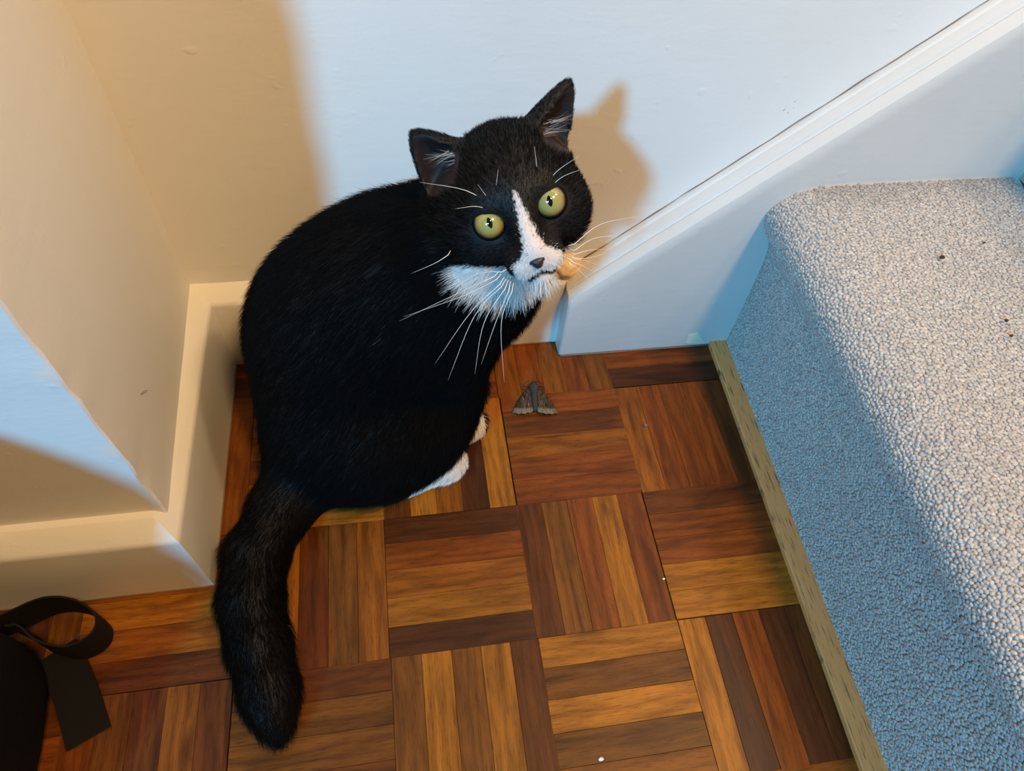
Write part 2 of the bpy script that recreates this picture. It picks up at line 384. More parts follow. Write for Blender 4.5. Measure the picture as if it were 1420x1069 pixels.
V, F = bridge_rings(R1); s1 = link_mesh('step', V, F, M_BACK, None, sharp=40); into(s1, stairs)
P2, R2 = step(1.72, 1.80, 1, -2.2)
V, F = bridge_rings(R2); s2 = link_mesh('step', V, F, M_BACK, None, sharp=40); into(s2, stairs)
s1_child = pile([p for p in P1 if p[0] < 4.82], sh, -1.5, YF - .01, 0, 0, s1); s1_child.parent = s1; s1_child.matrix_parent_inverse = Matrix.Identity(4)

# ------------------------------------------------------------------ black backpack in the near left corner
def superell(c, r, e, nu=48, nv=28):
    f = lambda v: math.copysign(abs(v) ** (2 / e), v); rings = []
    for i in range(1, nv):
        ph = -math.pi / 2 + math.pi * i / nv
        rings.append([V3(c[0] + r[0] * f(math.cos(ph)) * f(math.cos(2 * math.pi * j / nu)), c[1] + r[1] * f(math.cos(ph)) * f(math.sin(2 * math.pi * j / nu)), c[2] + r[2] * f(math.sin(ph))) for j in range(nu)])
    return bridge_rings(rings)
bag = empty('backpack', V3(-3.2, -.5, 0)); tag(bag, 'black nylon backpack at the skirting with a loose webbing strap beside it', 'bag')
def bagpart(name, V, F, m):
    o = link_mesh(name, V, F, m, None, sharp=50); into(o, bag); return o
V, F = superell((-3.28, -.55, 1.5), (1.15, .86, 1.5), 3.2)
V = [(x + .10 * U * math.sin(z / U * 1.9) * .3 + .05 * U * noise.noise(Vector((x, y, z)) * 14), y + .05 * U * noise.noise(Vector((z, x, y)) * 14), max(z, .002)) for x, y, z in V]
bagpart('body', V, F, M_NYLON)
V, F = superell((-3.25, -1.42, 1.0), (.85, .25, .8), 3.0); bagpart('pocket', V, F, M_NYLON)
V, F = tube([V3(*q) for q in spline([(-3.6, -.5, 2.8), (-3.5, -.5, 3.02), (-3.2, -.5, 3.08), (-2.95, -.5, 3.0), (-2.85, -.5, 2.8)], 16)], [.006] * 17, 8); bagpart('top_handle', V, F, M_WEB)
V, F = superell((-2.32, -.5, .52), (.34, .80, .52), 3.4); V = [(x + .03 * U * noise.noise(Vector((x, y, z)) * 22), y, max(z, .002)) for x, y, z in V]; bagpart('side_pocket', V, F, M_NYLON)
zp = [V3(-3.28 + 1.10 * math.cos(a), -1.22 + .1, 1.42 + 1.28 * math.sin(a)) for a in np.linspace(.0, math.pi, 40)]
V, F = tube(zp, [.003] * 40, 6); bagpart('zip', V, F, M_WEB)
def ribbon(name, path, width_dirs, w, th=.0014):
    # webbing: centre path, across direction per point
    n = len(path); V = []; F = []; uv = []
    for i in range(n):
        t = np.array(path[min(i + 1, n - 1)]) - np.array(path[max(i - 1, 0)]); t = t / np.linalg.norm(t); a = np.array(width_dirs[i]); a = a - t * (a @ t); a /= np.linalg.norm(a); nn = np.cross(t, a)
        c = np.array(path[i]) * U
        for s, o in ((-1, -1), (-.8, -1.15), (.8, -1.15), (1, -1), (1, 1), (.8, 1.15), (-.8, 1.15), (-1, 1)): V.append(c + a * s * w * U * .5 + nn * o * th * .5)
    ln = np.r_[0, np.cumsum([np.linalg.norm(np.array(path[i + 1]) - np.array(path[i])) for i in range(n - 1)])]
    rings = [V[i * 8:i * 8 + 8] for i in range(n)]; V, F = bridge_rings(rings)
    o = bagpart(name, V, F, M_WEB); me = o.data; uvl = me.uv_layers.new(name='UVMap')
    for lo in me.loops:
        i, j = divmod(lo.vertex_index, 8); uvl.data[lo.index].uv = (ln[i] * 3, (0, .1, .9, 1, 1, .9, .1, 0)[j])
    return o
loop = spline([(-2.55, .36, .30), (-2.33, .43, .27), (-2.1, .535, .24), (-1.9, .50, .24), (-1.755, .385, .25), (-1.76, .27, .25), (-1.89, .215, .25), (-2.06, .27, .24), (-2.2, .38, .21), (-2.27, .40, .2)], 60)
ribbon('strap', loop, [(.05, 0, 1)] * 61, .29)
tail_s = spline([(-2.06, .27, .14), (-2.03, .22, .13), (-1.98, .13, .09), (-1.915, -.02, .03), (-1.86, -.15, .016), (-1.815, -.245, .02)], 30)
ribbon('strap', tail_s, [(.97, .22, .0)] * 31, .255)

# ------------------------------------------------------------------ moth resting on the parquet
p = NT('moth_wing'); c = p.coord(); y_ = p.new('ShaderNodeSeparateXYZ'); p.l(c, y_.inputs[0])
streak = p.noise(p.mapping(c, (3.2, .7, 1)), 300, 3, .6)
wc = p.ramp(streak, [(.32, (.010, .008, .006)), (.48, (.035, .025, .014)), (.62, (.09, .065, .04)), (.74, (.26, .2, .13))])
at = p.new('ShaderNodeAttribute', _attribute_name='fringe'); wc = p.mix(at.outputs['Fac'], wc, p.ramp(streak, [(.3, (.08, .06, .04)), (.7, (.25, .19, .13))])); p.base(wc); p.set(rough=.85, spec=.2); M_MOTHW = p.m
p = NT('moth_fuzz'); p.base(p.mix(p.noise(p.mapping(p.coord(), (1, 1, 1)), 700, 3), (.016, .015, .016), (.085, .072, .06))); p.bump(p.noise(p.coord(), 1500), .8, .0005); p.set(rough=.95, spec=.1); M_MOTHB = p.m
moth = empty('moth', V3(1.292, 1.93, .005)); tag(moth, 'dark brown moth with pale wing fringes resting on the parquet near the cat', 'moth')
mo = np.array([1.292, 1.93, .0]); my = unit2 = np.array([.11, .99, 0]); my = my / np.linalg.norm(my); mx = np.array([my[1], -my[0], 0])
def ml(x, y, z): return tuple((mo + mx * x + my * y + np.array([0, 0, z])) * U)          # moth frame, squares
def mpart(name, V, F, m):
    o = link_mesh(name, V, F, m, None, sharp=180); into(o, moth); return o
for s in (-1, 1):
    # forewing: leading edge from shoulder to tip, scalloped outer margin, tented towards the back
    nu_, nv_ = 14, 10; V = []; fr = []
    for i in range(nu_ + 1):
        u_ = i / nu_
        le = np.array([.035 + .155 * u_ ** .85 + .012 * math.sin(u_ * 3.1), .12 - .245 * u_, .035 - .022 * u_])
        tr = np.array([.012 + .004 * u_, .10 - .225 * u_, .062 - .028 * u_])
        for j in range(nv_ + 1):
            v_ = j / nv_; q = tr + (le - tr) * v_
            if u_ > .999: q[1] += .012 * math.cos(v_ * 22) * .5
            q[1] += -.022 * u_ * math.sin(v_ * math.pi) ; q[2] += .010 * math.sin(v_ * math.pi)
            V.append(ml(s * q[0], q[1], q[2])); fr.append(1.0 if u_ > .84 else 0.0)
    F = []
    for i in range(nu_):
        for j in range(nv_):
            a = i * (nv_ + 1) + j; q = (a, a + 1, a + nv_ + 2, a + nv_ + 1); F.append(q if s > 0 else q[::-1])
    o = mpart('wing', V, F, M_MOTHW); at = o.data.attributes.new('fringe', 'FLOAT', 'POINT'); at.data.foreach_set('value', fr)
    sm = o.modifiers.new('thickness', 'SOLIDIFY'); sm.thickness = .0006
    o.data.update()
    V, F = tube([ml(s * .012, .165, .045), ml(s * .04, .185, .04), ml(s * .075, .16, .035), ml(s * .10, .12, .035)], [.0005, .0004, .0003, .0002], 5); mpart('antenna', V, F, M_MOTHB)
    for yy_, xx_ in ((.13, .085), (.10, .1)):
        V, F = tube([ml(s * .015, yy_ - .02, .03), ml(s * .05, yy_, .035), ml(s * xx_, yy_ + .02, .006)], [.0006, .0005, .0003], 5); mpart('leg', V, F, M_MOTHB)
pts = [(0, .09, .05), (0, .05, .06), (0, 0, .06), (0, -.05, .055), (0, -.10, .045), (0, -.125, .04)]
sp_ = spline(pts, 30); V, F = tube([ml(*q) for q in sp_], [U * (.03 * (1 - .45 * (i / 30)) * (1 + .07 * math.cos(i * 1.9)) if i < 29 else .006) for i in range(31)], 12); mpart('abdomen', V, F, M_MOTHB)
V, F = tube([ml(*q) for q in spline([(0, .165, .045), (0, .14, .055), (0, .11, .062), (0, .07, .062), (0, .04, .058)], 14)], [U * r for r in np.interp(np.arange(15), [0, 2, 4, 7, 11, 14], [.008, .026, .024, .042, .036, .012])], 12); mpart('thorax', V, F, M_MOTHB)

# ------------------------------------------------------------------ crumbs and specks
p = NT('white_crumb'); p.base((.75, .72, .66)); p.set(rough=.8); M_CR = p.m
p = NT('grey_fluff'); p.base((.16, .12, .10)); p.set(rough=.95); M_FL = p.m
p = NT('dark_speck'); p.base((.035, .022, .018)); p.set(rough=.9); M_SP = p.m
tag(lump('crumb', (1.272, -.779, .012), (.018, .012, .011), M_CR, None, 2, .5, 2), 'white crumb on an upright parquet strip at the very front', 'crumb')
tag(lump('crumb', (1.982, .298, .008), (.010, .008, .007), M_CR, None, 4, .5, 2), 'tiny white crumb on the parquet square beside the oak strip', 'crumb')
tag(lump('fluff', (2.185, 1.597, .008), (.020, .016, .009), M_FL, None, 6, .6, 2), 'bit of grey fluff on the reddish parquet right of the moth', 'fluff')
for n, (x, y, z, r, lab) in enumerate([(3.769, 1.59, 1.835, .017, 'dark speck on the stair carpet, the largest and nearest the nosing'), (3.902, 1.036, 1.835, .013, 'dark speck on the stair carpet, upper of the close pair'),
                                (3.865, .92, 1.835, .012, 'dark speck on the stair carpet, lower of the close pair'), (4.137, 1.697, 1.835, .010, 'small dark speck on the stair carpet nearest the string')]):
    tag(lump('speck', (x, y, z), (r, r * .8, r * .6), M_SP, None, n * 3.3, .5, 2), lab, 'speck', 'specks on the stair carpet')

# ================================================================== the cat
HEAD_ORIGIN = (0.1020, 0.1735, 0.30560)
HEAD_AXES = [np.array(a) for a in ([0.9486400603345345, 0.0957303096532768, 0.3015256933367012], [-0.003476618071726154, -0.9499048850595901, 0.3125197953197689], [-0.31633834585025256, 0.2975170871624261, 0.9007850097504462])]
EARS = {-1:dict(tip=(-44,-14,49),base=(-29,-14,20),face=(-.35,.9,.1),w=20.5),1:dict(tip=(53,-14,44),base=(27,-12,20),face=(.75,.65,0),w=19)}
# ---------------------------------------------------------------- cat: body field
def unit(v):
    v = np.asarray(v, float); return v / np.linalg.norm(v)

HEAD_O = np.array(HEAD_ORIGIN) ; HX, HY, HZ = HEAD_AXES     # metres; x to the cat's left, y out of the face, z crown
def hw(x, y, z):                                            # head millimetres -> world metres
    return HEAD_O + (HX * x + HY * y + HZ * z) * 0.001

class Field:
    def __init__(s, lo, hi, h):
        s.lo = np.array(lo, float); s.h = h
        s.n = np.ceil((np.array(hi) - lo) / h).astype(int) + 1
        s.D = np.full(s.n, 0.05, np.float32)
    def box(s, c0, c1):
        a = np.maximum(np.floor((np.minimum(c0, c1) - s.lo) / s.h).astype(int), 0)
        b = np.minimum(np.ceil((np.maximum(c0, c1) - s.lo) / s.h).astype(int) + 1, s.n)
        if (b <= a).any(): return None, None
        sl = tuple(slice(i, j) for i, j in zip(a, b))
        ax = [(s.lo[k] + s.h * np.arange(a[k], b[k])).astype(np.float32) for k in range(3)]
        return sl, np.meshgrid(*ax, indexing='ij')
    def add(s, d, sl, k, sub=False):
        a = s.D[sl]
        if sub:
            d = -d; h = np.maximum(k - np.abs(a - d), 0) / k
            s.D[sl] = np.maximum(a, d) + h * h * k * 0.25
        else:
            h = np.maximum(k - np.abs(a - d), 0) / k
            s.D[sl] = np.minimum(a, d) - h * h * k * 0.25
    def ell(s, c, r, axes=None, k=0.03, sub=False):
        c = np.asarray(c, float); r = np.asarray(r, float); m = r.max() + k + 0.01
        sl, g = s.box(c - m, c + m)
        if sl is None: return
        q = [g[i] - np.float32(c[i]) for i in range(3)]
        if axes is not None:
            q = [sum(np.float32(a[i]) * q[i] for i in range(3)) for a in axes]
        k0 = np.sqrt(sum((q[i] / np.float32(r[i])) ** 2 for i in range(3)))
        k1 = np.sqrt(sum((q[i] / np.float32(r[i] ** 2)) ** 2 for i in range(3))) + 1e-6
        s.add(k0 * (k0 - 1) / k1, sl, k, sub)
    def cap(s, a, b, ra, rb, k=0.03, sub=False):
        a = np.asarray(a, float); b = np.asarray(b, float); m = max(ra, rb) + k + 0.01
        sl, g = s.box(np.minimum(a, b) - m, np.maximum(a, b) + m)
        if sl is None: return
        ab = b - a; L = ab @ ab
        q = [g[i] - np.float32(a[i]) for i in range(3)]
        t = np.clip(sum(np.float32(ab[i] / L) * q[i] for i in range(3)), 0, 1)
        d = np.sqrt(sum((q[i] - np.float32(ab[i]) * t) ** 2 for i in range(3))) - (ra + (rb - ra) * t)
        s.add(d.astype(np.float32), sl, k, sub)
    def chain(s, pts, rad, k=0.02):
        for i in range(len(pts) - 1): s.cap(pts[i], pts[i + 1], rad[i], rad[i + 1], k)

def surface_nets(D, lo, h):
    ins = D < 0; n = np.array(D.shape)
    s8 = sum(ins[i:n[0]-1+i, j:n[1]-1+j, k:n[2]-1+k].astype(np.int8) for i in (0, 1) for j in (0, 1) for k in (0, 1))
    cells = np.argwhere((s8 > 0) & (s8 < 8)); idx = -np.ones(n - 1, np.int32)
    idx[tuple(cells.T)] = np.arange(len(cells))
    acc = np.zeros((len(cells), 3)); cnt = np.zeros(len(cells))
    cor = [(i, j, k) for i in (0, 1) for j in (0, 1) for k in (0, 1)]
    val = {c: D[tuple((cells + c).T)] for c in cor}
    for c in cor:
        for ax in range(3):
            if c[ax] == 0:
                e = list(c); e[ax] = 1; e = tuple(e)
                va, vb = val[c], val[e]; m = (va < 0) != (vb < 0)
                t = np.where(m, va / np.where(m, va - vb, 1), 0)
                p = np.array(c, float)[None] + 0; p = np.repeat(p, len(cells), 0); p[:, ax] += t
                acc[m] += p[m]; cnt[m] += 1
    V = lo + h * (cells + acc / cnt[:, None])
    F = []
    for ax in range(3):
        a, b = (ax + 1) % 3, (ax + 2) % 3
        sl0 = [slice(None)] * 3; sl1 = [slice(None)] * 3
        sl0[ax] = slice(0, -1); sl1[ax] = slice(1, None)
        i0, i1 = ins[tuple(sl0)], ins[tuple(sl1)]
        for flip, m in ((False, i0 & ~i1), (True, ~i0 & i1)):
            e = np.argwhere(m)
            e = e[(e[:, a] > 0) & (e[:, b] > 0) & (e[:, a] < n[a] - 1) & (e[:, b] < n[b] - 1)]
            da = np.zeros(3, int); da[a] = 1; db = np.zeros(3, int); db[b] = 1
            q = np.stack([idx[tuple((e - da - db).T)], idx[tuple((e - db).T)], idx[tuple(e.T)], idx[tuple((e - da).T)]], 1)
            F.append(q[:, ::-1] if flip else q)
    return V, np.concatenate(F)

# pose, in floor-tile units (U metres each): the cat sits along +x with its head turned back over its right shoulder
def T(x, y, z): return np.array([x, y, z], float) * U
HEADING = unit([0.93, 0.36, 0]); SIDE = np.array([HEADING[1], -HEADING[0], 0]); UP = np.array([0, 0, 1.])
TAIL = [T(-.3, 1.56, .34), T(-.46, 1.4, .24), T(-.7, 1.1, .18), T(-.86, .76, .17), T(-.88, .44, .165), T(-.81, .14, .16), T(-.735, -.14, .15), T(-.69, -.33, .13)]
TAILR = [.26, .22, .175, .165, .16, .15, .13, .095]
EYES = [(-17.8, 23.9, 0.0), (17.8, 23.9, 0.0)]; EYE_R = 10.0

def build_cat_field(h):
    f = Field(T(-1.45, -.65, -.05), T(1.6, 2.7, 3.75), h)
    u = U
    tilt = unit(HEADING * .75 + UP * .7); nrm = unit(UP - tilt * (UP @ tilt))
    # trunk
    f.ell(T(-.22, 1.6, .56), np.array([.52, .52, .56]) * u, (HEADING, SIDE, UP), .04)
    f.ell(T(-.2, 1.6, .27), np.array([.56, .49, .3]) * u, (HEADING, SIDE, UP), .04)
    f.ell(T(-.15, 1.9, 1.12), np.array([.58, .54, .6]) * u, (tilt, SIDE, nrm), .05)
    f.ell(T(.08, 1.84, 1.52), np.array([.56, .5, .5]) * u, (tilt, SIDE, nrm), .05)
    f.ell(T(.43, 1.72, 1.5), np.array([.34, .38, .48]) * u, (HEADING, SIDE, UP), .05)
    f.ell(T(.74, 1.58, 1.88), np.array([.23, .29, .28]) * u, (HEADING, SIDE, UP), .05)
    f.cap(T(.42, 1.74, 1.8), T(.76, 1.56, 2.3), .38 * u, .3 * u, .05)
    # thighs and hind feet
    for sg in (1, -1):
        o = SIDE * sg * .36 * u
        f.ell(T(.1, 1.68, .52) + o, np.array([.48, .25, .44]) * u, (HEADING, SIDE, UP), .03)
        b = T(-.12, 1.60, .11) + o * 1.2; t = T(.30, 1.74, .1) + o * 1.2
        f.cap(b, t, .1 * u, .115 * u, .012)
        f.ell(t + HEADING * .06 * u, np.array([.15, .125, .1]) * u, (HEADING, SIDE, UP), .01)
    # front legs and paws
    for sg in (1, -1):
        o = SIDE * sg
        a = T(.52, 1.76, 1.3) + o * .24 * u; e = T(.54, 1.82, .75) + o * .2 * u; w = T(.40, 1.86, .12) + o * .27 * u + HEADING * (.3 * u if sg < 0 else .13 * u)
        f.chain([a, e, w], [.2 * u, .15 * u, .115 * u], .02)
        f.ell(w + HEADING * .1 * u, np.array([.16, .135, .105]) * u, (HEADING, SIDE, UP), .01)
    f.chain(TAIL, [r * u for r in TAILR], .02)
    # head, in millimetres of its own frame
    A = (HX, HY, HZ); mm = .001
    E = lambda x, y, z, rx, ry, rz, k=.008, sub=False: f.ell(hw(x, y, z), np.array([rx, ry, rz]) * mm, A, k, sub)
    E(0, -10, 4, 36, 42, 34, .02)
    for s in (-1, 1):
        E(22 * s, 0, -15, 20, 26, 21, .015)
        E(14 * s, 20, 11, 12, 10, 8, .01)
        E(7.5 * s, 37.5, -24, 8.8, 10, 7.8, .005)
    E(0, 28, -20, 14.5, 18, 12, .01)
    f.cap(hw(0, 23, 12), hw(0, 44, -14), .008, .0056, .008)
    E(0, 38, -33, 9, 9.5, 7.5, .005)
    # ears: cupped, tip outwards and up
    for s in (-1, 1):
        tip = EARS[s]['tip']; base = EARS[s]['base']; face = EARS[s]['face']
        tipw = hw(*tip); bw = hw(*base); ax = unit(tipw - bw); L = np.linalg.norm(tipw - bw)
        fw = HX * face[0] + HY * face[1] + HZ * face[2]; fw = unit(fw - ax * (fw @ ax)); sd = np.cross(ax, fw)
        m = L + .03
        sl, g = f.box(bw - m, bw + m)
        q = [g[i] - np.float32(bw[i]) for i in range(3)]
        za = sum(np.float32(ax[i]) * q[i] for i in range(3)) / L; xs = sum(np.float32(sd[i]) * q[i] for i in range(3)); yf = sum(np.float32(fw[i]) * q[i] for i in range(3))
        zc = np.clip(za, -.3, 1.0)
        wd = EARS[s]['w'] * mm * np.clip(1 - zc, 0, 1.3) ** .72 + .0016
        th = EARS[s].get('t', 13) * mm * np.clip(1 - zc, 0, 1.3) ** .8 + .0016
        yo = yf + .004 * zc
        out = (np.sqrt((xs / wd) ** 2 + (yo / th) ** 2) - 1) * np.minimum(wd, th) * .8
        out = np.maximum(out, (za - 1.0) * L)
        out = np.maximum(out, (-.3 - za) * L)
        wi = np.maximum(wd - .0032, .0004); ti = np.maximum(th - .0026, .0004)
        inn = (np.sqrt((xs / wi) ** 2 + ((yo - .0055) / (ti * 1.25)) ** 2) - 1) * np.minimum(wi, ti) * .8
        inn = np.maximum(inn, (.02 - za) * L)
        ear = np.maximum(out, -inn)
        f.add(ear.astype(np.float32), sl, .006)
    # eye openings: an almond cut along the gaze, the eyeball sits inside
    for (x, y, z) in EYES:
        s = np.sign(x); c = hw(x, y, z)
        gaze = unit(HX * .06 * s + HY + HZ * .12); sx = unit(HX - gaze * (HX @ gaze)); sz = unit(np.cross(sx, gaze)); sz = sz * np.sign(sz @ HZ)
        tl = .30 * s                              # outer corner higher
        ex = sx * math.cos(tl) + sz * math.sin(tl); ez = sz * math.cos(tl) - sx * math.sin(tl)
        f.ell(c + gaze * .004 - HX * s * .0005, np.array([.0082, .0069, .02]), (ex, ez, gaze), .0012, True)
    # mouth line
    for s in (-1, 1):
        f.cap(hw(0, 50.5, -26.5), hw(9 * s, 43, -32.5), .0011, .0013, .0012, True)
        f.cap(hw(9 * s, 43, -32.5), hw(16 * s, 33, -31.5), .0013, .001, .0012, True)
    f.cap(hw(0, 51.5, -19), hw(0, 50.5, -27), .0008, .0008, .001, True)
    # toe clefts
    return f

h_ = .0019
fld = build_cat_field(h_)
CV, CF = surface_nets(fld.D, fld.lo, h_); CV[:, 2] = np.maximum(CV[:, 2], .0008)
# relax the net a little
for _ in range(2):
    S = np.zeros_like(CV); cnt = np.zeros(len(CV))
    for a in range(4):
        i, j = CF[:, a], CF[:, (a + 1) % 4]
        for k in range(3): S[:, k] += np.bincount(i, CV[j, k], len(CV)) + np.bincount(j, CV[i, k], len(CV))
        cnt += np.bincount(i, minlength=len(CV)) + np.bincount(j, minlength=len(CV))
    CV = CV * .5 + .5 * S / np.maximum(cnt, 1)[:, None]

def head_local(Pw): q = (Pw - HEAD_O) * 1000; return q @ HX, q @ HY, q @ HZ
def seg_dist(Pw, a, b):
    ab = b - a; t = np.clip((Pw - a) @ ab / (ab @ ab), 0, 1); return np.linalg.norm(Pw - a - t[:, None] * ab, axis=1), t
FEET = []; 
for sg in (1, -1):
    o = SIDE * sg * .36 * U
    FEET.append(('hind', T(-.12, 1.60, .11) + o * 1.2, T(.30, 1.74, .1) + o * 1.2 + HEADING * .15 * U))
    o = SIDE * sg; w = T(.40, 1.86, .12) + o * .27 * U + HEADING * (.3 * U if sg < 0 else .13 * U)
    FEET.append(('fore', w - HEADING * .08 * U + UP * .14 * U, w + HEADING * .26 * U))
def coat(Pw):
    """white amount of the coat"""
    x, y, z = head_local(Pw); n = len(Pw); w = np.zeros(n)
    wig = 1.1 * np.sin(z * .9 + 1.3) * .5
    bw = np.interp(z, [-30, -20, -14, -9, -3, 4, 10, 16, 18], [15.5, 14, 6.8, 5.2, 3.9, 2.6, 1.6, .7, -2])
    w = np.maximum(w, (np.abs(x - .5 + wig * .4) < bw) & (y > np.interp(z, [-30, -20, -10, 0, 20], [26, 33, 30, 20, 8])) & (z > -30))
    w = np.maximum(w, (np.abs(x) < 13) & (z <= -29) & (z > -46) & (y > 18))
    zt_ = z - .5 * np.maximum(-x - 10, 0)
    w = np.maximum(w, ((x + 8) / 42) ** 2 + ((y - 16) / 36) ** 2 + ((zt_ + 49) / 18) ** 2 < 1)
    for kind, a, b in FEET:
        d, t = seg_dist(Pw, a, b); hz = Pw[:, 2] / U
        if kind == 'hind': w = np.maximum(w, (d < .18 * U) & (t > .25) & (hz < .15 + .12 * (t - .25)))
        else: w = np.maximum(w, (d < .2 * U) & (t > .22) & (t < .80) & (hz < .36))
    return w.astype(float)
W_white = coat(CV)
skin = np.where(W_white[:, None] > .5, np.array([[.60, .54, .50]]), np.array([[.006, .0055, .0055]]))
inner = np.zeros(len(CV), bool)
for s in (-1, 1):
    e = EARS[s]; tipw, bw_ = hw(*e['tip']), hw(*e['base']); ax = unit(tipw - bw_); fw_ = HX * e['face'][0] + HY * e['face'][1] + HZ * e['face'][2]; fw_ = unit(fw_ - ax * (fw_ @ ax)); L = np.linalg.norm(tipw - bw_)
    q = CV - bw_; za = q @ ax / L; xs = q @ np.cross(ax, fw_); yf = q @ fw_ + .004 * np.clip(za, 0, 1)
    wd = e['w'] * .001 * np.clip(1 - za, 0, 1.3) ** .72; th = e.get('t', 13) * .001 * np.clip(1 - za, 0, 1.3) ** .8
    inside = (za > .02) & (za < .97) & (np.sqrt((xs / np.maximum(wd - .0012, 1e-4)) ** 2 + ((yf - .0055) / np.maximum(th * 1.25 - .001, 1e-4)) ** 2) < 1.0)
    inner |= inside
skin[inner] = (.022, .013, .012)
hx, hy, hz = head_local(CV)
lip = (hy > 30) & (np.abs(hx) < 17) & (hz < -24) & (hz > -35) & (np.abs(hz - np.interp(np.abs(hx), [0, 9, 17], [-27, -32.5, -31.5])) < 1.6)
skin[lip] = (.012, .010, .011)

p = NT('cat_skin'); a = p.new('ShaderNodeAttribute', _attribute_name='coat'); p.base(a.outputs['Color']); p.set(rough=.62, spec=.3); M_SKIN = p.m
cat = link_mesh('cat', CV, CF, M_SKIN)
ca = np.ones((len(CV), 4), np.float32); ca[:, :3] = skin
cat.data.color_attributes.new('coat', 'FLOAT_COLOR', 'POINT').data.foreach_set('color', ca.ravel())
tag(cat, 'black and white cat with yellow-green eyes sitting on the parquet looking up over its shoulder', 'cat')

# ---- fur
p = NT('cat_fur'); a = p.new('ShaderNodeAttribute', _attribute_name='fur_color'); p.base(a.outputs['Color']); p.set(rough=.6, spec=.08); M_FUR = p.m
def hair_object(name, roots, mids, tips, cols, rad, parent, seg=5):
    n = len(roots); cu = bpy.data.hair_curves.new(name); cu.add_curves([seg] * n)
    t = np.linspace(0, 1, seg)[None, :, None]
    Pp = roots[:, None] * (1 - t) ** 2 + 2 * mids[:, None] * t * (1 - t) + tips[:, None] * t * t
    cu.attributes['position'].data.foreach_set('vector', Pp.reshape(-1).astype(np.float32))
    r = cu.attributes.get('radius') or cu.attributes.new('radius', 'FLOAT', 'POINT')
    taper = (1 - np.linspace(0, 1, seg) ** 2 * .85)[None] * np.asarray(rad).reshape(-1, 1) * np.ones((n, 1)); r.data.foreach_set('value', taper.reshape(-1).astype(np.float32))
    c4 = np.ones((n, 4), np.float32); c4[:, :3] = cols
    cu.attributes.new('fur_color', 'FLOAT_COLOR', 'CURVE').data.foreach_set('color', c4.ravel())
    cu.materials.append(M_FUR); o = bpy.data.objects.new(name, cu); COL.objects.link(o); o.parent = parent; o['kind'] = 'stuff'; return o

vn = np.zeros((len(CV), 3)); cat.data.vertex_normals.foreach_get('vector', (buf := np.zeros(len(CV) * 3, np.float32))); vn = buf.reshape(-1, 3).astype(float)
tri_n = np.cross(CV[CF[:, 2]] - CV[CF[:, 0]], CV[CF[:, 3]] - CV[CF[:, 1]]); area = np.linalg.norm(tri_n, axis=1) * .5
cen = CV[CF].mean(1); fx, fy, fz = head_local(cen); rhead = np.sqrt(fx ** 2 + fy ** 2 + (fz + 3) ** 2)
is_head = rhead < 78
dens = np.where(is_head, 2.6, 1.0) * area
dens[inner[CF].any(1)] = 0
for (ex, ey, ez) in EYES: dens[np.sqrt((fx - ex) ** 2 + (fy - ey - 3) ** 2 + (fz - ez) ** 2) < 11.6] = 0
dens[(np.sqrt(fx ** 2 + (fz + 19) ** 2) < 4.2) & (fy > 42)] = 0
dens[lip[CF].any(1)] = 0
NH = 150000
fi = rng.choice(len(CF), NH, p=dens / dens.sum()); a, b = rng.random(NH), rng.random(NH)
q = CF[fi]; wq = np.stack([(1 - a) * (1 - b), a * (1 - b), a * b, (1 - a) * b], 1)
rp = (CV[q] * wq[..., None]).sum(1); rn = (vn[q] * wq[..., None]).sum(1); rn /= np.linalg.norm(rn, axis=1)[:, None]
x, y, z = head_local(rp); rh = np.sqrt(x ** 2 + y ** 2 + (z + 3) ** 2)
# lie of the coat: away from the nose on the head, towards the rump on the trunk, along the tail, down the legs
nose = hw(0, 48, -14); fl_head = rp - nose
for s in (-1, 1):
    e = EARS[s]; tipw, bw_ = hw(*e['tip']), hw(*e['base']); ax = unit(tipw - bw_); d, t = seg_dist(rp, bw_, tipw)
    m = (d < .017) & ((rp - bw_) @ ax > .006); fl_head[m] = ax * .05
trunk = -(HEADING * .62 + UP * .62)
fl = np.repeat(trunk[None], NH, 0)
throat = np.clip((rp - T(.55, 1.6, 1.9)) @ HEADING / (.3 * U), 0, 1)[:, None]
fl = fl * (1 - throat) + np.array([.15, -.1, -1.0])[None] * throat
low = np.clip(1 - rp[:, 2] / (.5 * U), 0, 1)[:, None]
fl = fl * (1 - low) + (-HEADING * .55 - UP * .35)[None] * low
dt = np.full(NH, 9.); ft = np.zeros((NH, 3))
for i in range(len(TAIL) - 1):
    d, t = seg_dist(rp, TAIL[i], TAIL[i + 1]); m = d < dt; dt[m] = d[m]; ft[m] = unit(TAIL[i + 1] - TAIL[i])
wt = (np.clip((.3 * U - dt) / (.06 * U), 0, 1) * (rp[:, 1] < 1.5 * U) * (rp[:, 2] < .45 * U) * (rp[:, 0] < -.3 * U))[:, None]
fl = fl * (1 - wt) + ft * wt
hwgt = np.clip((66 - rh) / 14, 0, 1)
for s in (-1, 1): hwgt = np.where(seg_dist(rp, hw(*EARS[s]['base']), hw(*EARS[s]['tip']))[0] < .0215, 1.0, hwgt)
hwgt = hwgt[:, None]
fl_head /= np.linalg.norm(fl_head, axis=1)[:, None] + 1e-9
fl = fl / (np.linalg.norm(fl, axis=1)[:, None] + 1e-9) * (1 - hwgt) + fl_head * hwgt
fl = fl + rng.normal(0, .16, (NH, 3))
tg = fl - rn * (fl * rn).sum(1)[:, None]; tg /= np.linalg.norm(tg, axis=1)[:, None] + 1e-9
paw = np.full(NH, 9.)
for kind, a_, b_ in FEET: paw = np.minimum(paw, seg_dist(rp, a_, b_)[0])
length = np.full(NH, .0145)
length = np.where(wt[:, 0] > .5, .0125, length)
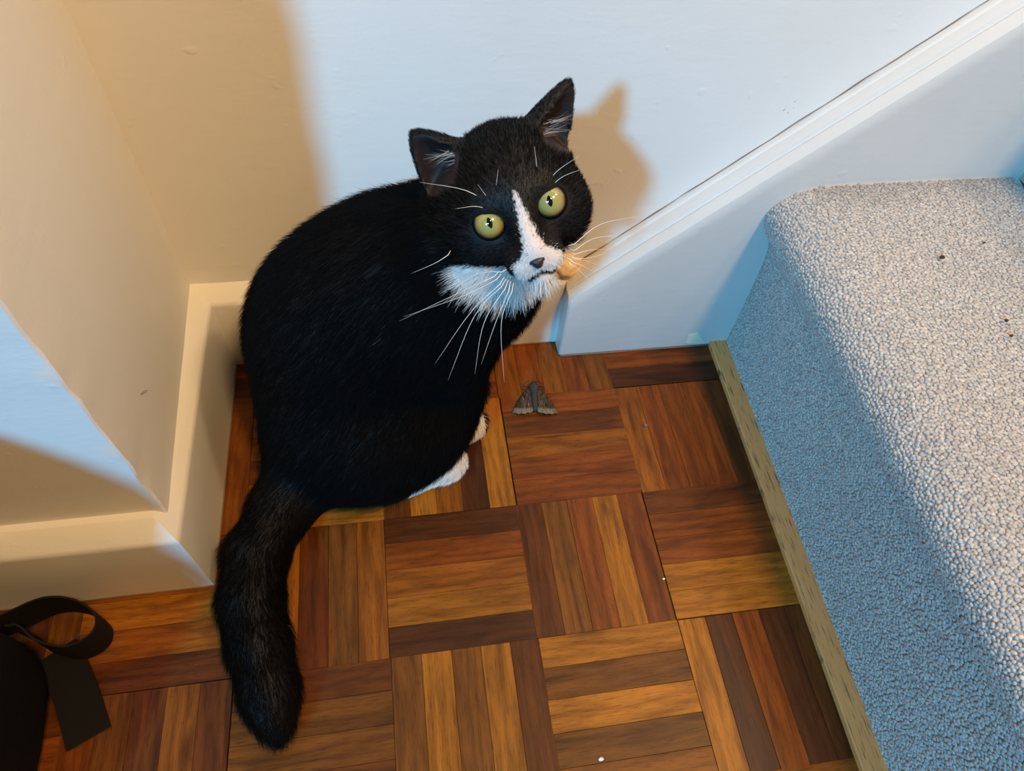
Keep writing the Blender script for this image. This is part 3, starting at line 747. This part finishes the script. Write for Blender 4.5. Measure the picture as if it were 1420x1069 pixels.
length = np.where((throat[:, 0] > .3) & (rp[:, 2] > 1.2 * U), .013, length)
length = np.where((rp[:, 2] < .28 * U) & (wt[:, 0] < .5), .008, length)
length = np.where((paw < .2 * U) & (rp[:, 2] < .4 * U), .0055, length)
hl = np.interp(rh, [30, 40, 52, 60, 66], [.0045, .0055, .0085, .0125, .0145])
hl = np.where((y > 22) & (z > -30), np.interp(y, [22, 34], [.0042, .0021]), hl)
hl = np.where((z < -30), np.maximum(hl, .011), hl)
for s in (-1, 1):
    e = EARS[s]; d, t = seg_dist(rp, hw(*e['base']), hw(*e['tip'])); hl = np.where((d < .021) & (t > .1), .0028, hl)
length = length * (1 - hwgt[:, 0]) + hl * hwgt[:, 0]
length *= rng.uniform(.65, 1.2, NH)
lift = np.where(hwgt[:, 0] > .5, .30, .34)[:, None] + rng.normal(0, .07, NH)[:, None]
d0 = tg + rn * lift * 1.5; d0 /= np.linalg.norm(d0, axis=1)[:, None]; d1 = tg + rn * lift * .55; d1 /= np.linalg.norm(d1, axis=1)[:, None]
mid = rp + d0 * (length * .5)[:, None]; tip_ = mid + d1 * (length * .5)[:, None] + rng.normal(0, 1, (NH, 3)) * (length * .05)[:, None]
tip_[:, 2] = np.maximum(tip_[:, 2], .001); mid[:, 2] = np.maximum(mid[:, 2], .0015)
jit = rp + rng.normal(0, .0009, (NH, 3)); whit = coat(jit) > .5
colr = np.where(whit[:, None], np.array([[.90, .87, .82]]) * rng.uniform(.8, 1.08, NH)[:, None], np.array([[.0015, .0013, .0012]]) * rng.uniform(.5, 1.6, NH)[:, None])
stray = (~whit) & (rng.random(NH) < .0001); colr[stray] = (.35, .33, .31)
# freckled edge of the blaze
fr = whit & (np.abs(x) > 2) & (y > 20) & (z > -14) & (z < 12) & (rng.random(NH) < .30); colr[fr] = (.02, .018, .017)
hair_object('fur', rp - rn * .0004, mid, tip_, colr, np.where(hwgt[:, 0] > .5, .000075, .00011), cat)

# ---- ear tufts
for s in (-1, 1):
    e = EARS[s]; tipw, bw_ = hw(*e['tip']), hw(*e['base']); ax = unit(tipw - bw_); fw_ = HX * e['face'][0] + HY * e['face'][1] + HZ * e['face'][2]; fw_ = unit(fw_ - ax * (fw_ @ ax)); sd_ = np.cross(ax, fw_)
    if sd_ @ HX * s > 0: sd_ = -sd_                       # towards the crown
    n = 34; t = rng.uniform(.06, .38, n); L = np.linalg.norm(tipw - bw_)
    r0 = bw_ + ax * (t * L)[:, None] + sd_ * (e['w'] * .001 * (1 - t) ** .72 * .75)[:, None] + fw_ * rng.uniform(.002, .007, n)[:, None]
    ln = rng.uniform(.008, .018, n)[:, None]; dr = -sd_ * .8 + ax * .55 + fw_ * .25 + rng.normal(0, .22, (n, 3)); dr /= np.linalg.norm(dr, axis=1)[:, None]
    hair_object('ear_tuft', r0, r0 + dr * ln * .5 + fw_ * .001, r0 + dr * ln, np.full((n, 3), .5) * rng.uniform(.3, 1.1, n)[:, None], .00006, cat)

# ---- eyes
p = NT('cat_iris'); c = p.coord(); sx_ = p.new('ShaderNodeSeparateXYZ'); p.l(c, sx_.inputs[0])
rr = p.math('MULTIPLY', p.math('SQRT', p.math('ADD', p.math('POWER', sx_.outputs[0], 2.0), p.math('POWER', sx_.outputs[1], 2.0))), 1000 / 10.0)
fib = p.noise(p.mapping(c, (1, 1, 1)), 900, 3, .6)
col = p.ramp(rr, [(0, (.26, .29, .11)), (.30, (.32, .33, .12)), (.55, (.38, .32, .09)), (.72, (.30, .20, .05)), (.79, (.14, .08, .02)), (.84, (.02, .016, .015)), (.96, (.008, .008, .008))])
p.base(p.mix(1.0, col, p.mix(fib, (.72, .74, .72), (1.12, 1.1, 1.1)), 'MULTIPLY')); p.set(rough=.12, spec=.6, coat=1.0); cw = p.ramp(rr, [(0, (1, 1, 1)), (.78, (1, 1, 1)), (.86, (0, 0, 0))]); p.l(cw, p.b.inputs['Coat Weight']); p.l(p.math('MULTIPLY', cw, .6), p.b.inputs['Specular IOR Level']); p.b.inputs['Coat Roughness'].default_value = .02; M_IRIS = p.m
p = NT('cat_pupil'); p.base((.003, .003, .003)); p.set(rough=.05, spec=.6, coat=1.0); M_PUP = p.m
p = NT('cat_nose'); p.base(p.mix(p.noise(p.coord(), 900, 3), (.012, .010, .011), (.028, .022, .024))); p.bump(p.noise(p.coord(), 2200, 2), .4, .0004); p.set(rough=.42); M_NOSE = p.m
camp = np.array([0.03683, -0.14495, 0.57398])
for (ex, ey, ez) in EYES:
    c_ = hw(ex, ey, ez); g = unit(camp - c_); up_ = unit(HZ - g * (HZ @ g)); xr = np.cross(up_, g)
    R3 = Matrix([[xr[i], up_[i], g[i]] for i in range(3)]).to_4x4(); R3.translation = Vector(c_)
    bm = bmesh.new(); bmesh.ops.create_uvsphere(bm, u_segments=40, v_segments=28, radius=EYE_R * .001)
    eye = from_bm('eye', bm, M_IRIS, cat, sharp=180); eye.matrix_local = R3
    V = [(0, 0, (EYE_R + .12) * .001)]; F = []
    for i in range(1, 5):
        for j in range(24):
            a = 2 * math.pi * j / 24; px_, py_ = 1.45 * i / 4 * math.cos(a), 3.1 * i / 4 * math.sin(a) * (1 - .0 * i)
            px_ *= (1 - .35 * abs(math.sin(a)) ** 3)
            k = EYE_R + (.12 if i < 4 else .02); V.append((px_ * .001, py_ * .001, math.sqrt(k * k - px_ ** 2 - py_ ** 2) * .001))
    for j in range(24): F.append((0, 1 + j, 1 + (j + 1) % 24))
    for i in range(3):
        for j in range(24):
            a0 = 1 + i * 24; F.append((a0 + j, a0 + 24 + j, a0 + 24 + (j + 1) % 24, a0 + (j + 1) % 24))
    link_mesh('pupil', V, F, M_PUP, eye)
# ---- nose leather: a soft triangle with two nostrils
bm = bmesh.new(); bmesh.ops.create_uvsphere(bm, u_segments=28, v_segments=18, radius=1)
for v in bm.verts:
    zz = v.co.z; wdt = np.interp(zz, [-1, -.5, 0, .6, 1], [.35, .6, .9, 1.1, .8])
    xx, yy2 = v.co.x * wdt, v.co.y
    for s in (-1, 1):
        dd = math.hypot(xx - .62 * s, zz + .05); 
        if yy2 > 0 and dd < .38: yy2 -= .55 * (1 - dd / .38)
    if abs(xx) < .12 and zz < 0 and yy2 > 0: yy2 -= .15
    v.co = Vector(hw(xx * 4.7, 48.6 + yy2 * 3.4, -20.0 + zz * 3.8))
from_bm('nose', bm, M_NOSE, cat, sharp=180)
# ---- whiskers
p = NT('whisker'); p.base((.82, .80, .76)); p.set(rough=.35); M_WHISK = p.m
WH = [[[-21.5, 49.0, -18.7], [-43.6, 45.1, -23.0], [-85.5, 39.5, -30.8]], [[-20.9, 50.1, -20.2], [-44.5, 46.8, -25.1], [-82.3, 38.4, -29.7]], [[-19.9, 51.3, -21.9], [-43.8, 52.9, -33.0], [-74.0, 57.2, -54.8]], [[-19.1, 52.0, -22.8], [-42.5, 54.4, -35.1], [-70.1, 64.0, -64.0]], [[-18.2, 52.6, -23.7], [-38.9, 57.6, -39.6], [-54.5, 64.4, -66.0]], [[-17.3, 53.3, -24.6], [-32.9, 58.6, -41.5], [-49.1, 61.6, -62.9]], [[-16.1, 54.0, -25.7], [-29.8, 59.1, -42.4], [-40.0, 69.8, -74.4]], [[-17.4, 48.9, -19.0], [-33.0, 40.8, -18.6], [-56.7, 33.5, -26.0]], [[19.2, 46.4, -19.6], [40.3, 34.9, -18.4], [64.8, 27.1, -26.3]], [[19.5, 48.0, -21.7], [33.9, 39.0, -23.1], [50.4, 31.7, -30.8]], [[19.4, 49.0, -22.9], [30.0, 42.5, -27.2], [40.0, 35.3, -34.4]], [[18.5, 49.9, -24.0], [27.4, 45.0, -30.1], [41.0, 36.6, -36.1]], [[17.2, 50.7, -24.9], [24.3, 47.6, -33.2], [30.4, 42.8, -43.0]], [[16.4, 51.6, -25.9], [20.7, 48.1, -33.4], [26.2, 45.9, -46.5]], [[16.4, 50.1, -24.0], [23.7, 44.9, -29.6], [33.8, 40.4, -40.3]], [[-12.2, 24.0, 8.7], [-24.1, 16.9, 22.9], [-45.3, 10.5, 35.2]], [[-9.9, 25.6, 6.3], [-8.8, 19.9, 17.5], [-3.9, 12.9, 27.9]], [[-11.1, 24.9, 7.4], [-14.6, 20.2, 17.6], [-16.8, 15.9, 25.4]], [[12.8, 21.4, 9.5], [15.9, 16.2, 19.6], [18.2, 8.6, 31.1]], [[15.8, 21.9, 8.5], [25.7, 18.4, 15.9], [39.3, 15.1, 20.6]], [[16.8, 23.1, 6.9], [27.2, 20.7, 12.8], [38.8, 19.6, 14.9]], [[-43.9, 28.8, -6.9], [-54.5, 27.6, -10.0], [-70.8, 21.6, -14.0]], [[-13.6, 25.0, 7.5], [-21.4, 22.9, 14.8], [-32.2, 21.8, 19.3]]]
for n_, w in enumerate(WH):
    if 15 <= n_ < 21 or n_ == 22: w = [(a_, b_ + 3 + 5 * k_, c_) for k_, (a_, b_, c_) in enumerate(w)]
    q = spline([hw(*k) for k in w], 12); q[0] = q[0] - (HY * .003); V, F = tube(q, [.00022 * (1 - .85 * (i / 12)) for i in range(13)], 5); link_mesh('whisker', V, F, M_WHISK, cat)
